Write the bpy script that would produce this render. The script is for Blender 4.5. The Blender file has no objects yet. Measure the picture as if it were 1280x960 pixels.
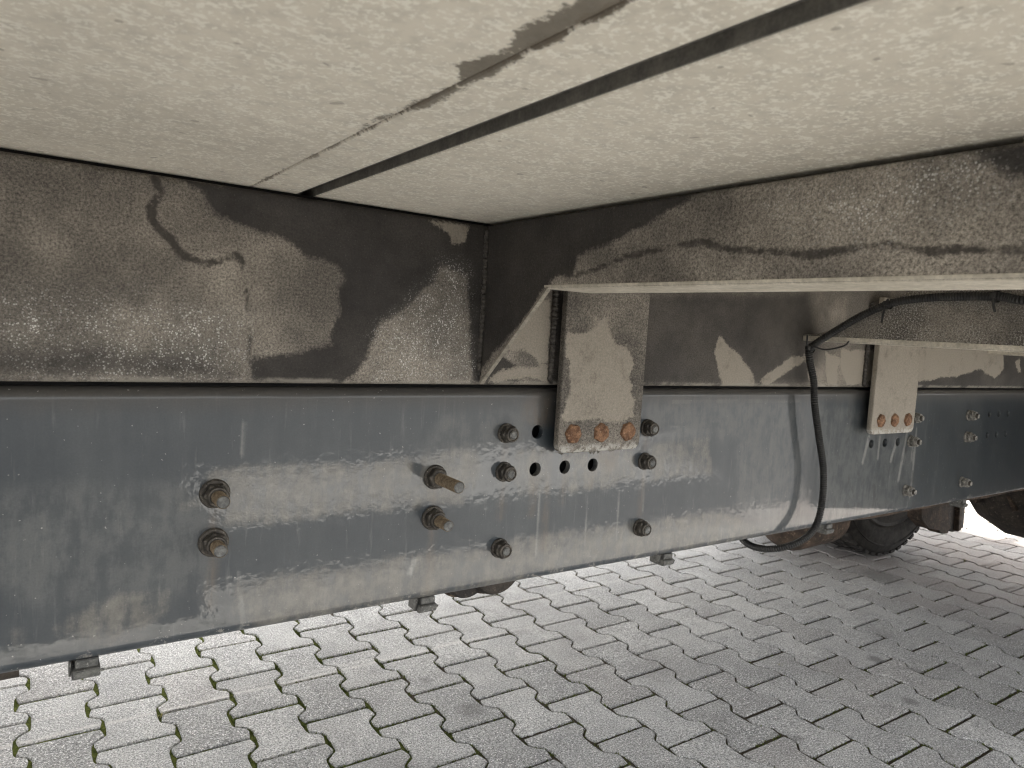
import bpy, bmesh, math, random
import numpy as np
from mathutils import Matrix, Vector

sc = bpy.context.scene
random.seed(7); rng = np.random.RandomState(7)
GZ = 0.973                                   # height of the lens above the paving (ground is z = 0)

# ---------------------------------------------------------------- camera
cam = bpy.data.cameras.new('camera')
cam.lens = 894/1280*36; cam.sensor_width = 36
cam.clip_start = .01; cam.clip_end = 500
cam.dof.use_dof = True; cam.dof.focus_distance = 1.0; cam.dof.aperture_fstop = 18.0
co = bpy.data.objects.new('camera', cam); sc.collection.objects.link(co)
CR = Matrix(((0.82597073, -0.00630512, -0.56367774),
             (-0.56044184, 0.09838205, -0.82232957),
             (0.06064066, 0.99512874, 0.07772704)))
co.matrix_world = Matrix.Translation((0, 0, GZ)) @ CR.to_4x4()
sc.camera = co

# ---------------------------------------------------------------- light: thin bright overcast
SUN_EL, SUN_AZ = math.radians(55), math.radians(5)      # azimuth from +X towards +Y
w = bpy.data.worlds.new('World'); sc.world = w; w.use_nodes = True
wn = w.node_tree; bg = wn.nodes['Background']
sky = wn.nodes.new('ShaderNodeTexSky'); sky.sky_type = 'NISHITA'; sky.sun_disc = False
sky.sun_elevation = SUN_EL; sky.sun_rotation = math.pi/2 - SUN_AZ
sky.dust_density = 3.0; sky.air_density = 1.0
hs = wn.nodes.new('ShaderNodeHueSaturation'); hs.inputs['Saturation'].default_value = .14
wn.links.new(sky.outputs[0], hs.inputs['Color']); wn.links.new(hs.outputs[0], bg.inputs[0])
bg.inputs[1].default_value = .15
sl = bpy.data.lights.new('sun', 'SUN'); sl.energy = 5.0; sl.angle = math.radians(5); sl.color = (1, .94, .84)
so = bpy.data.objects.new('sun', sl); sc.collection.objects.link(so)
d = Vector((math.cos(SUN_EL)*math.cos(SUN_AZ), math.cos(SUN_EL)*math.sin(SUN_AZ), math.sin(SUN_EL)))
so.rotation_euler = d.to_track_quat('Z', 'Y').to_euler(); so.location = d*20
sc.view_settings.view_transform = 'Standard'; sc.view_settings.look = 'None'
sc.view_settings.exposure = 2.12; sc.view_settings.gamma = 1
sc.cycles.filter_width = 1.15; sc.cycles.max_bounces = 10; sc.cycles.diffuse_bounces = 6; sc.cycles.glossy_bounces = 4
sc.cycles.caustics_reflective = False; sc.cycles.caustics_refractive = False
try: sc.cycles.use_denoising = True
except Exception: pass

# ---------------------------------------------------------------- shapes of stains, dried dirt and painted rail reflections, metres on their own surface
SH={'web_dark':[[(0.114,1.096),(0.138,1.085),(0.146,1.075),(0.155,1.064),(0.17,1.059),(0.196,1.054),(0.22,1.049),(0.245,1.035),(0.276,1.028),(0.29,1.014),(0.279,1.005),(0.282,0.983),(0.275,0.957),(0.275,0.944),(0.245,0.934),(0.204,0.929),(0.188,0.927),(0.189,0.9),(0.291,0.901),(0.317,0.928),(0.321,0.95),(0.33,0.969),(0.359,0.984),(0.373,1.003),(0.392,1.021),(0.404,1.043),(0.438,1.032),(0.455,0.902),(0.49,0.902),(0.475,1.108)],[(0.461,1.094),(0.475,0.897),(0.514,0.897),(0.532,0.913),(0.512,0.928),(0.493,0.942),(0.508,0.983),(0.546,1.014),(0.566,1.049)]],'web_darksoft':[[(-0.033,0.929),(0.011,0.931),(0.057,0.936),(0.107,0.932),(0.135,0.927),(0.18,0.914),(0.181,0.905),(-0.033,0.903)],[(0.568,1.023),(1.125,1.067),(1.178,0.964),(1.151,0.903),(0.74,0.897),(0.578,0.903)],[(1.346,0.985),(2.125,1.014),(2.16,0.892),(1.348,0.892)]],'web_line':[([(0.098,1.091),(0.105,1.08),(0.096,1.065),(0.099,1.049),(0.115,1.036),(0.124,1.022),(0.147,1.017),(0.16,1.022),(0.173,1.03),(0.181,1.021)],0.0035),([(0.181,1.021),(0.178,1.008),(0.184,0.997),(0.187,0.973),(0.189,0.941),(0.188,0.906)],0.0012)],'web_light':[[(0.378,1.093),(0.437,1.091),(0.435,1.07),(0.416,1.068),(0.41,1.081),(0.386,1.087)],[(0.894,0.955),(0.905,0.981),(0.931,0.963),(0.958,0.95),(0.992,0.925),(1.006,0.895),(0.925,0.895),(0.906,0.93)],[(1.014,0.912),(1.055,0.933),(1.096,0.954),(1.137,0.952),(1.11,0.937),(1.057,0.912),(1.037,0.902)],[(0.491,0.943),(0.55,1.011),(0.565,1.012),(0.571,0.933),(0.556,0.929),(0.535,0.945),(0.5,0.948)],[(0.47,0.907),(0.498,0.919),(0.536,0.924),(0.57,0.925),(0.571,0.908),(0.537,0.912),(0.499,0.905)],[(1.13,0.96),(1.166,0.94),(1.163,0.913),(1.152,0.911),(1.144,0.932)],[(1.195,0.964),(1.245,0.954),(1.238,0.937),(1.239,0.905),(1.208,0.907)],[(1.243,0.97),(1.353,0.973),(1.356,0.914),(1.275,0.904),(1.245,0.938)],[(1.515,0.985),(1.918,1.0),(1.932,0.946),(1.891,0.924),(1.808,0.944),(1.707,0.927),(1.62,0.922),(1.53,0.912)],[(1.986,0.968),(2.016,0.971),(2.03,0.942),(2.011,0.944)]],'web_speck':[[(0.319,0.901),(0.322,0.928),(0.323,0.95),(0.33,0.966),(0.359,0.984),(0.373,1.003),(0.395,1.023),(0.407,1.045),(0.437,1.041),(0.454,0.917),(0.438,0.902)],[(-0.017,0.981),(0.041,0.982),(0.106,0.983),(0.187,0.965),(0.185,0.9),(-0.017,0.899)]],'rail_dust_sheen':[[(0.145,0.806),(0.16,0.813),(0.216,0.814),(0.267,0.813),(0.363,0.812),(0.426,0.819),(0.466,0.819),(0.473,0.796),(0.463,0.771),(0.453,0.752),(0.397,0.757),(0.387,0.753),(0.292,0.755),(0.226,0.753),(0.169,0.757),(0.173,0.777),(0.153,0.795)],[(0.128,0.781),(0.146,0.788),(0.15,0.775),(0.13,0.773)],[(0.183,0.692),(0.228,0.693),(0.295,0.693),(0.369,0.697),(0.401,0.695),(0.451,0.691),(0.556,0.688),(0.56,0.63),(0.455,0.634),(0.372,0.633),(0.298,0.632),(0.239,0.634),(0.189,0.639),(0.184,0.666)],[(0.026,0.671),(0.038,0.684),(0.077,0.696),(0.119,0.693),(0.115,0.674),(0.094,0.665),(0.078,0.653),(0.029,0.657)],[(-0.012,0.671),(-0.004,0.679),(0.004,0.668),(0.002,0.657),(-0.01,0.66)],[(0.528,0.816),(0.573,0.815),(0.586,0.755),(0.539,0.761),(0.527,0.781)],[(0.601,0.808),(0.735,0.81),(0.744,0.766),(0.695,0.754),(0.61,0.753),(0.603,0.785)],[(0.773,0.814),(0.85,0.816),(0.902,0.818),(0.909,0.763),(0.857,0.76),(0.779,0.758),(0.769,0.8)],[(0.523,0.699),(0.616,0.698),(0.785,0.697),(0.951,0.694),(1.027,0.665),(1.085,0.645),(1.193,0.633),(1.031,0.634),(0.749,0.646),(0.599,0.648),(0.526,0.652)]],'rail_faint':[[(0.383,0.816),(0.403,0.844),(0.423,0.865),(0.516,0.871),(0.541,0.874),(0.545,0.823),(0.472,0.816),(0.416,0.809)],[(0.522,0.876),(0.573,0.881),(0.579,0.854),(0.537,0.85),(0.523,0.861)],[(0.751,0.868),(0.773,0.889),(1.13,0.881),(1.164,0.82),(1.028,0.81),(0.815,0.818),(0.762,0.838)],[(0.964,0.826),(1.162,0.834),(1.182,0.627),(1.071,0.661),(0.98,0.704)],[(1.182,0.863),(1.368,0.86),(1.534,0.799),(1.564,0.652),(1.409,0.641),(1.229,0.644)],[(-0.033,0.813),(0.075,0.801),(0.134,0.805),(0.17,0.744),(0.148,0.689),(0.013,0.696),(-0.033,0.732)]],'rail_streak':[([(1.368,0.804),(1.354,0.753)],0.004),([(1.408,0.802),(1.408,0.758)],0.003),([(1.476,0.795),(1.459,0.751)],0.004),([(1.512,0.805),(1.497,0.708)],0.004),([(1.54,0.779),(1.542,0.747)],0.002),([(0.57,0.756),(0.57,0.705),(0.57,0.654)],0.0012),([(0.76,0.772),(0.764,0.712)],0.001),([(0.652,0.749),(0.656,0.675)],0.001),([(0.713,0.751),(0.716,0.675)],0.001),([(0.38,0.664),(0.388,0.688)],0.003),([(0.187,0.639),(0.192,0.647),(0.187,0.682),(0.186,0.704)],0.001),([(0.186,0.861),(0.185,0.826)],0.001),([(0.808,0.877),(0.957,0.877),(1.131,0.876)],0.0012),([(1.55,0.816),(1.553,0.705),(1.549,0.662)],0.003),([(1.549,0.662),(1.531,0.621)],0.002)],'face_dark':[[(0.778,1.099),(0.414,1.098),(0.426,1.093),(0.448,1.085),(0.481,1.074),(0.512,1.062),(0.551,1.055),(0.575,1.046),(0.58,1.03),(0.614,1.027),(0.64,1.001),(0.757,0.911)],[(0.212,1.096),(0.16,1.095),(0.158,1.072),(0.181,1.076),(0.198,1.08)]],'face_line':[([(0.574,1.03),(0.526,1.04),(0.499,1.046),(0.445,1.052),(0.409,1.054),(0.384,1.046),(0.346,1.042),(0.306,1.038),(0.276,1.041),(0.252,1.042),(0.227,1.036),(0.204,1.036),(0.154,1.031)],0.0025)],'face_light':[[(0.765,0.9),(0.685,0.982),(0.64,1.001),(0.674,1.028),(0.731,0.933)]],'face_speck':[[(0.35,1.081),(0.299,1.089),(0.244,1.092),(0.203,1.093),(0.19,1.068),(0.226,1.053),(0.266,1.046),(0.32,1.058)]],'plate_light':[[(0.575,0.972),(0.583,0.975),(0.59,0.97),(0.614,0.974),(0.624,0.983),(0.615,0.992),(0.626,0.998),(0.636,0.992),(0.646,0.999),(0.654,0.973),(0.665,0.96),(0.683,0.956),(0.699,0.933),(0.692,0.914),(0.703,0.905),(0.698,0.894),(0.709,0.883),(0.708,0.857),(0.682,0.852),(0.638,0.858),(0.59,0.854),(0.576,0.86),(0.584,0.883),(0.589,0.905),(0.584,0.931),(0.579,0.944)]],'ceil_stain':[[(0.189,0.485),(0.183,0.458),(0.182,0.411),(0.185,0.366),(0.186,0.345),(0.175,0.317),(0.176,0.299),(0.179,0.278),(0.172,0.25),(0.174,0.229),(0.171,0.215),(0.191,0.197),(0.19,0.219),(0.19,0.236),(0.191,0.267),(0.192,0.297),(0.195,0.364),(0.187,0.433)],[(0.185,0.652),(0.185,0.624),(0.189,0.647)]]}

# ---------------------------------------------------------------- helpers
def link(o, parent=None):
    sc.collection.objects.link(o)
    if parent: o.parent = parent
    return o
def empty(name, label, cat, loc=(0, 0, 0), group=None):
    o = bpy.data.objects.new(name, None); o.location = loc; o.empty_display_size = .1
    o['label'] = label; o['category'] = cat
    if group: o['group'] = group
    return link(o)
def from_bm(name, bm, mats, parent=None, smooth=True, label=None, angle=35):
    me = bpy.data.meshes.new(name)
    bmesh.ops.recalc_face_normals(bm, faces=bm.faces)
    bm.to_mesh(me); bm.free()
    return from_me(name, me, mats, parent, smooth, label, angle)
def from_me(name, me, mats, parent=None, smooth=True, label=None, angle=35):
    for m in (mats if isinstance(mats, (list, tuple)) else [mats]): me.materials.append(m)
    if smooth:
        me.polygons.foreach_set('use_smooth', [True]*len(me.polygons))
        me.set_sharp_from_angle(angle=math.radians(angle))
    o = bpy.data.objects.new(name, me); link(o, parent)
    if label: o['label'] = label
    return o
def local(o, parent):                        # parent whose own location is not zero
    o.parent = parent; o.matrix_parent_inverse = Matrix.Translation(-parent.location); return o
def box(bm, x0, x1, y0, y1, z0, z1, mi=0, bev=0):
    r = bmesh.ops.create_cube(bm, size=1, matrix=Matrix.Translation(((x0+x1)/2, (y0+y1)/2, (z0+z1)/2)) @ Matrix.Diagonal((x1-x0, y1-y0, z1-z0, 1)))
    vs = r['verts']; fs = set(f for v in vs for f in v.link_faces)
    for f in fs: f.material_index = mi
    if bev:
        es = list(set(e for v in vs for e in v.link_edges))
        bmesh.ops.bevel(bm, geom=es, offset=bev, segments=2, profile=.5, affect='EDGES')
def lathe(bm, prof, n=24, M=Matrix(), mi=0, cap=True, ang0=0, hexes=None):
    """profile of (distance along axis, radius); hexes: indices of the profile that are hexagonal"""
    rings = []
    for k, (h, r) in enumerate(prof):
        ring = []
        for i in range(n):
            a = 2*math.pi*i/n
            rr = r
            if hexes and k in hexes:
                q = (a + ang0) % (math.pi/3) - math.pi/6; rr = r/math.cos(q)
            ring.append(bm.verts.new(M @ Vector((rr*math.cos(a), rr*math.sin(a), h))))
        rings.append(ring)
    for a, b in zip(rings, rings[1:]):
        for i in range(n):
            f = bm.faces.new((a[i], a[(i+1) % n], b[(i+1) % n], b[i])); f.material_index = mi
    if cap:
        f = bm.faces.new(rings[-1]); f.material_index = mi
        f = bm.faces.new(rings[0][::-1]); f.material_index = mi
TOCAM = Matrix.Rotation(math.pi/2, 4, 'X')   # local +z  ->  world -Y (towards the photographer)
def prism(bm, pts, axis, a0, a1, mi=0):
    """extrude a polygon along an axis; pts are the other two coordinates in x,y,z order"""
    def P(p, a):
        if axis == 'x': return (a, p[0], p[1])
        if axis == 'y': return (p[0], a, p[1])
        return (p[0], p[1], a)
    A = [bm.verts.new(P(p, a0)) for p in pts]; B = [bm.verts.new(P(p, a1)) for p in pts]
    n = len(pts)
    for i in range(n): bm.faces.new((A[i], A[(i+1) % n], B[(i+1) % n], B[i])).material_index = mi
    bm.faces.new(A[::-1]).material_index = mi; bm.faces.new(B).material_index = mi
def spline(P, step):
    P = [np.array(p, float) for p in P]; P = [2*P[0]-P[1]] + P + [2*P[-1]-P[-2]]
    out = []
    for i in range(1, len(P)-2):
        L = np.linalg.norm(P[i+1]-P[i]); n = max(2, int(L/step))
        for k in range(n):
            t = k/n
            out.append(.5*((2*P[i])+(-P[i-1]+P[i+1])*t+(2*P[i-1]-5*P[i]+4*P[i+1]-P[i+2])*t*t+(-P[i-1]+3*P[i]-3*P[i+1]+P[i+2])*t**3))
    out.append(P[-2]); return out
def tube(bm, pts, rf, n=12, mi=0):
    pts = [Vector(p) for p in pts]; up = Vector((0, 0, 1)); prev = None; N = len(pts)
    t0 = (pts[1]-pts[0]).normalized(); nrm = t0.orthogonal().normalized()
    for i, p in enumerate(pts):
        t = (pts[min(i+1, N-1)]-pts[max(i-1, 0)]).normalized()
        nrm = (nrm - t*nrm.dot(t)).normalized(); b = t.cross(nrm)
        r = rf(i) if callable(rf) else rf
        ring = [bm.verts.new(p + (nrm*math.cos(2*math.pi*k/n)+b*math.sin(2*math.pi*k/n))*r) for k in range(n)]
        if prev:
            for k in range(n): bm.faces.new((prev[k], prev[(k+1) % n], ring[(k+1) % n], ring[k])).material_index = mi
        else: bm.faces.new(ring[::-1]).material_index = mi
        prev = ring
    bm.faces.new(prev).material_index = mi

# signed distance of points to polygons / width of polylines (positive inside)
def seg_d(P, A, B):
    d = B-A; L = (d*d).sum()+1e-12
    t = np.clip(((P-A)@d)/L, 0, 1); return np.hypot(*(P-(A+t[:, None]*d)).T)
def sd_poly(P, poly):
    V = np.array(poly); dist = np.full(len(P), 9.); ins = np.zeros(len(P), bool)
    for i in range(len(V)):
        A, B = V[i], V[(i+1) % len(V)]
        dist = np.minimum(dist, seg_d(P, A, B))
        c = ((A[1] > P[:, 1]) != (B[1] > P[:, 1])) & (P[:, 0] < (B[0]-A[0])*(P[:, 1]-A[1])/((B[1]-A[1]) or 1e-9)+A[0])
        ins ^= c
    return np.where(ins, dist, -dist)
def sd_shapes(P, shapes):
    v = np.full(len(P), -.1)
    for s in shapes:
        if isinstance(s[1], float) or isinstance(s[1], int):
            d = np.full(len(P), 9.); L = np.array(s[0])
            for A, B in zip(L, L[1:]): d = np.minimum(d, seg_d(P, A, B))
            v = np.maximum(v, s[1]-d)
        else: v = np.maximum(v, sd_poly(P, s))
    return np.clip(v, -.1, .1)
def add_attrs(me, iu, iv, chans):
    n = len(me.vertices); c = np.empty(n*3, np.float32); me.vertices.foreach_get('co', c); c = c.reshape(-1, 3)
    P = c[:, [iu, iv]].astype(float)
    for k, sh in chans.items():
        me.attributes.new(k, 'FLOAT', 'POINT').data.foreach_set('value', sd_shapes(P, sh).astype(np.float32))
def axis_pts(*spans):
    out = [spans[0][0]]
    for a, b, s in spans:
        n = max(1, round((b-a)/s)); out += [a+(b-a)*(k+1)/n for k in range(n)]
    return out

# ---------------------------------------------------------------- heights and planes (metres)
RY = .75; RTOP = GZ-.0765; RBOT = GZ-.336; CEIL = GZ+.126; STOP = CEIL-.0035; SBOT = GZ-.0725
XMIN, XMAX = -3.2, 5.12; YN, YF = -.08, 2.42

# ---------------------------------------------------------------- material helpers
class Mat:
    def __init__(s, name):
        s.m = bpy.data.materials.new(name); s.m.use_nodes = True; s.t = s.m.node_tree; s.N = s.t.nodes
        s.b = s.N['Principled BSDF']; s._pos = None
    def node(s, ty, **k):
        n = s.N.new(ty)
        for a, v in k.items(): setattr(n, a, v)
        return n
    def put(s, sock, v):
        if isinstance(v, bpy.types.NodeSocket): s.t.links.new(v, sock)
        elif isinstance(v, (tuple, list)): sock.default_value = tuple(v)+(1,) if len(v) == 3 and sock.type == 'RGBA' else v
        else: sock.default_value = v
    def pos(s, scale=(1, 1, 1), off=(0, 0, 0)):
        if s._pos is None: s._pos = s.node('ShaderNodeNewGeometry').outputs['Position']
        if scale == (1, 1, 1) and off == (0, 0, 0): return s._pos
        n = s.node('ShaderNodeMapping'); n.inputs['Scale'].default_value = scale; n.inputs['Location'].default_value = off
        s.put(n.inputs['Vector'], s._pos); return n.outputs[0]
    def noise(s, sc_, det=2, rough=.5, vec=None, dist=0):
        n = s.node('ShaderNodeTexNoise'); s.put(n.inputs['Vector'], vec or s.pos())
        n.inputs['Scale'].default_value = sc_; n.inputs['Detail'].default_value = det
        n.inputs['Roughness'].default_value = rough; n.inputs['Distortion'].default_value = dist
        return n.outputs[0]
    def voro(s, sc_, vec=None, feat='F1', out=0, rand=1):
        n = s.node('ShaderNodeTexVoronoi', feature=feat); s.put(n.inputs['Vector'], vec or s.pos())
        n.inputs['Scale'].default_value = sc_; n.inputs['Randomness'].default_value = rand
        return n.outputs[out]
    def map(s, v, a, b, c=0., d=1., kind='SMOOTHSTEP'):
        n = s.node('ShaderNodeMapRange', interpolation_type=kind)
        for i, x in enumerate((v, a, b, c, d)): s.put(n.inputs[i], x)
        return n.outputs[0]
    def math(s, op, a, b=0., c=None):
        n = s.node('ShaderNodeMath', operation=op); s.put(n.inputs[0], a); s.put(n.inputs[1], b)
        if c is not None: s.put(n.inputs[2], c)
        return n.outputs[0]
    def mul(s, a, b): return s.math('MULTIPLY', a, b)
    def add(s, a, b): return s.math('ADD', a, b)
    def mx(s, a, b): return s.math('MAXIMUM', a, b)
    def mix(s, f, a, b, mode='MIX'):
        n = s.node('ShaderNodeMix', data_type='RGBA', blend_type=mode)
        s.put(n.inputs[0], f); s.put(n.inputs[6], a); s.put(n.inputs[7], b); return n.outputs[2]
    def scale(s, col, f):                     # colour times a scalar
        n = s.node('ShaderNodeVectorMath', operation='SCALE'); s.put(n.inputs[0], col); s.put(n.inputs[3], f); return n.outputs[0]
    def attr(s, name):
        n = s.node('ShaderNodeAttribute', attribute_name=name); return n.outputs['Fac']
    def edge(s, name, wob, soft):             # ragged stain edge out of a smooth distance attribute
        return s.map(s.add(s.attr(name), wob), -soft, soft)
    def bump(s, h, strength=.3, dist=.001):
        n = s.node('ShaderNodeBump'); s.put(n.inputs['Height'], h)
        n.inputs['Strength'].default_value = strength; n.inputs['Distance'].default_value = dist
        s.t.links.new(n.outputs[0], s.b.inputs['Normal'])
    def xyz(s):
        n = s.node('ShaderNodeSeparateXYZ'); s.put(n.inputs[0], s.pos()); return n.outputs
    def done(s, col, rough=.6, metal=0., spec=.5):
        s.put(s.b.inputs['Base Color'], col); s.put(s.b.inputs['Roughness'], rough)
        s.put(s.b.inputs['Metallic'], metal); s.put(s.b.inputs['Specular IOR Level'], spec); return s.m
def wobble(s, big=.018, small=.006, f1=28, f2=260):
    a = s.mul(s.add(s.noise(f1, 6, .62), -.5), big); b = s.mul(s.add(s.noise(f2, 3, .7), -.5), small); return s.add(a, b)

def m_subframe(name, dark=None, soft=None, line=None, light=None, speck=None, tone=1.0, even=.0, plate_crust=False):
    s = Mat(name); wob = wobble(s, .02, .012)
    blotch = s.noise(9, 5, .6)
    c = s.mix(s.map(blotch, .35, .68), (.132*tone, .119*tone, .104*tone), (.315*tone, .283*tone, .242*tone))
    c = s.mix(s.map(s.noise(38, 5, .7), .45, .72, 0, .35), c, (.085*tone, .075*tone, .066*tone))
    # grit: small bright and dark grains
    g = s.noise(420, 4, .85)
    c = s.scale(c, s.map(g, .36, .66, .35, 1.75, 'LINEAR'))
    c = s.mix(s.map(s.noise(300, 2, .6, s.pos(off=(3, 1, 2))), .60, .70, 0, .42), c, (.34, .32, .28))
    D = 0.
    if light:
        c = s.mix(s.mul(s.mul(s.edge(light, wob, .0022), .95), s.map(s.noise(34, 6, .7), .25, .5, .45, 1)), c, s.scale((.325, .292, .245), s.map(g, .3, .7, .72, 1.25, 'LINEAR')))
    dk = s.scale((.023, .021, .0205), s.map(s.noise(22, 5, .7), .3, .7, .6, 1.7, 'LINEAR'))
    dk = s.mix(s.map(s.noise(480, 2, .7), .60, .75, 0, .30), dk, (.22, .21, .195))
    if soft: c = s.mix(s.mul(s.edge(soft, wob, .016), .78), c, dk)
    if dark: c = s.mix(s.mul(s.edge(dark, wob, .0035), .90), c, dk)
    if light and dark:
        c = s.mix(s.mul(s.mul(s.edge(light, wob, .0022), .95), s.map(s.noise(34, 6, .7), .25, .5, .45, 1)), c, s.scale((.325, .292, .245), s.map(g, .3, .7, .72, 1.25, 'LINEAR')))
    if line: c = s.mix(s.mul(s.edge(line, s.mul(wob, .5), .0018), s.map(s.noise(40, 4), .3, .5, .55, .9)), c, (.040, .035, .031))
    if even:
        sp = s.map(s.noise(420, 3, .7, s.pos(off=(5, 5, 5))), .52, .60)
        c = s.mix(s.mul(sp, s.map(s.noise(12, 4, .6), .3, .6, .2, even)), c, (.52, .50, .46))
    if speck:
        sp = s.mx(s.mul(s.map(s.voro(430), .44, .20), s.map(s.noise(230, 2, .6), .42, .52)), s.mul(s.map(s.voro(230, s.pos(off=(3, 1, 1))), .30, .12), s.map(s.noise(90, 3, .6), .46, .56)))
        den = s.mul(s.edge(speck, wob, .02), s.mul(s.map(s.noise(17, 4, .6), .3, .62, .3, 1), s.map(s.noise(75, 4, .7), .36, .60, .25, 1)))
        if soft: den = s.mul(den, s.math('SUBTRACT', 1., s.mul(s.edge(soft, wob, .012), .55)))
        c = s.mix(s.mul(den, .22), c, (.34, .325, .295))
        c = s.mix(s.mul(sp, s.mul(den, .95)), c, (.78, .77, .74))
    if soft:      # dust lying on the lower bend of the beam
        Z = s.xyz()[2]
        lip = s.mul(s.map(s.add(Z, s.mul(wob, .25)), SBOT+.0075, SBOT+.0035), s.map(s.noise(30, 6, .7, s.pos(off=(9, 0, 0))), .40, .55))
        c = s.mix(s.mul(lip, .6), c, (.34, .315, .27))
    if plate_crust:
        Z = s.xyz()[2]
        k = s.mul(s.map(s.add(Z, s.mul(wob, .8)), GZ-.146, GZ-.156), s.map(s.noise(110, 5, .75), .44, .54))
        c = s.mix(s.mul(k, .85), c, (.50, .485, .45))
    s.bump(s.add(s.mul(g, .6), s.mul(s.noise(150, 4, .6), .8)), .75, .0018)
    return s.done(c, s.map(g, .2, .8, .58, .86, 'LINEAR'), 0, .35)

def m_rail():
    s = Mat('rail_paint_dust_and_sheen'); X = s.xyz()
    streak = s.noise(1, 6, .62, s.pos(scale=(46, 46, 7)))
    streak2 = s.noise(1, 4, .6, s.pos(scale=(150, 150, 16), off=(4, 0, 0)))
    wob = s.add(wobble(s, .020, .007), s.mul(s.add(streak, -.5), .022))
    paint = s.mix(s.map(s.noise(5, 4, .6), .35, .7), (.022, .030, .038), (.036, .045, .053))
    film = s.map(s.add(s.mul(streak, .6), s.mul(s.noise(30, 6, .7), .4)), .36, .72, 0, .5)
    c = s.mix(s.mul(film, .55), paint, (.105, .112, .112))
    c = s.mix(s.map(streak2, .58, .76, 0, .26), c, (.19, .19, .182))
    dust_sheen = s.mix(s.map(s.noise(60, 5, .7), .3, .7), (.165, .150, .127), (.31, .285, .24))
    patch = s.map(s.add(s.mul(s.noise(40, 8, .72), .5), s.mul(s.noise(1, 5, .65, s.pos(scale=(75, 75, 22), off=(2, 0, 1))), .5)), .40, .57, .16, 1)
    c = s.mix(s.mul(s.edge('faint', wob, .012), s.mul(patch, .28)), c, (.200, .198, .186))
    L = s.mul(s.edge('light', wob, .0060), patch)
    c = s.mix(s.mul(L, .50), c, dust_sheen)  # dust patches that also paint pale reflection bands into the colour
    c = s.mix(s.mul(s.edge('streak', s.mul(wob, .18), .0028), .55), c, (.36, .355, .33))  # pale drips, plus a highlight line painted along the upper rail
    rr_ = s.mul(s.edge('rust', s.mul(wob, .5), .007), s.map(s.noise(1, 5, .7, s.pos(scale=(120, 120, 30), off=(5, 0, 0))), .35, .62, .25, 1))
    c = s.mix(s.mul(rr_, .55), c, (.115, .085, .058))
    # mottled grime towards the axle; that end is also painted darker as shade
    far = s.map(X[0], 1.0, 1.5)
    spot = s.map(s.noise(1, 4, .6, s.pos(scale=(70, 70, 36))), .56, .66)
    c = s.scale(c, s.map(X[0], 1.15, 2.0, 1., .62)); c = s.mix(s.mul(s.mul(spot, far), .6), c, (.026, .029, .030))
    # gritty top radius and chalky spots along the bottom bend
    top = s.map(s.add(X[2], s.mul(wob, .6)), .862, .892)
    c = s.mix(s.mul(top, .75), c, (.070, .064, .058))
    bot = s.mul(s.map(X[2], .655, .640), s.map(s.noise(70, 6, .75), .56, .62))
    c = s.mix(s.mul(bot, .75), c, (.33, .31, .28))
    chip = s.mx(s.map(s.noise(240, 2, .5), .71, .75), s.mul(s.map(s.voro(150, s.pos(off=(1, 2, 3))), .13, .06), s.map(s.noise(20, 3), .56, .66)))
    c = s.mix(s.mul(chip, .7), c, (.38, .37, .35))
    g = s.noise(520, 2, .6); c = s.scale(c, s.map(g, .25, .75, .87, 1.13, 'LINEAR'))
    # rust weeping below nuts and along the lower bend
    s.bump(s.add(s.mul(s.noise(130, 2, .4), 1.), s.mul(s.mul(L, g), .6)), .125, .0010)
    s.put(s.b.inputs['Coat Weight'], s.math('SUBTRACT', .85, s.mx(s.mul(top, .6), s.mul(L, .15))))
    rough = s.mix(s.mx(s.mul(L, .55), s.mul(film, .5)), (.35,)*3, (.65,)*3)
    s.b.inputs['Coat Roughness'].default_value = .05; s.b.inputs['Coat IOR'].default_value = 1.62
    s.t.links.new(s.b.inputs['Normal'].links[0].from_socket, s.b.inputs['Coat Normal'])
    return s.done(c, rough, 0, .5)

def m_ceiling():
    s = Mat('dusty_floor_underside')
    base = s.mix(s.map(s.noise(4, 4, .6), .3, .7), (.62, .575, .49), (.72, .67, .575))
    base = s.mix(s.map(s.noise(60, 4, .7), .42, .7, 0, .35), base, (.40, .38, .335))
    fl = s.map(s.add(s.mul(s.noise(300, 2, .6), .66), s.mul(s.noise(70, 3, .6), .34)), .515, .585)
    c = s.mix(s.mul(fl, .75), base, (.86, .83, .74))
    big = s.map(s.noise(140, 3, .6, s.pos(off=(7, 3, 0))), .66, .72)
    c = s.mix(s.mul(big, .5), c, (.82, .80, .74))
    pit = s.map(s.noise(70, 1, .4, s.pos(off=(1, 9, 0))), .735, .76)
    c = s.mix(s.mul(pit, .5), c, (.22, .19, .15))
    wob = wobble(s, .020, .012, 40, 300)
    c = s.mix(s.mul(s.edge('stain', wob, .0016), .92), c, s.mix(s.noise(80, 4), (.105, .09, .07), (.20, .178, .142)))
    c = s.mix(s.mul(s.edge('stainline', wob, .0010), .7), c, (.15, .125, .095))
    c = s.mix(s.map(s.noise(3.1, 6, .7, s.pos(off=(4, 4, 0))), .52, .72, 0, .22), c, (.38, .35, .30))
    s.bump(s.add(s.noise(260, 3, .6), s.mul(fl, .5)), .35, .0010)
    return s.done(c, .72, 0, .3)

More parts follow.
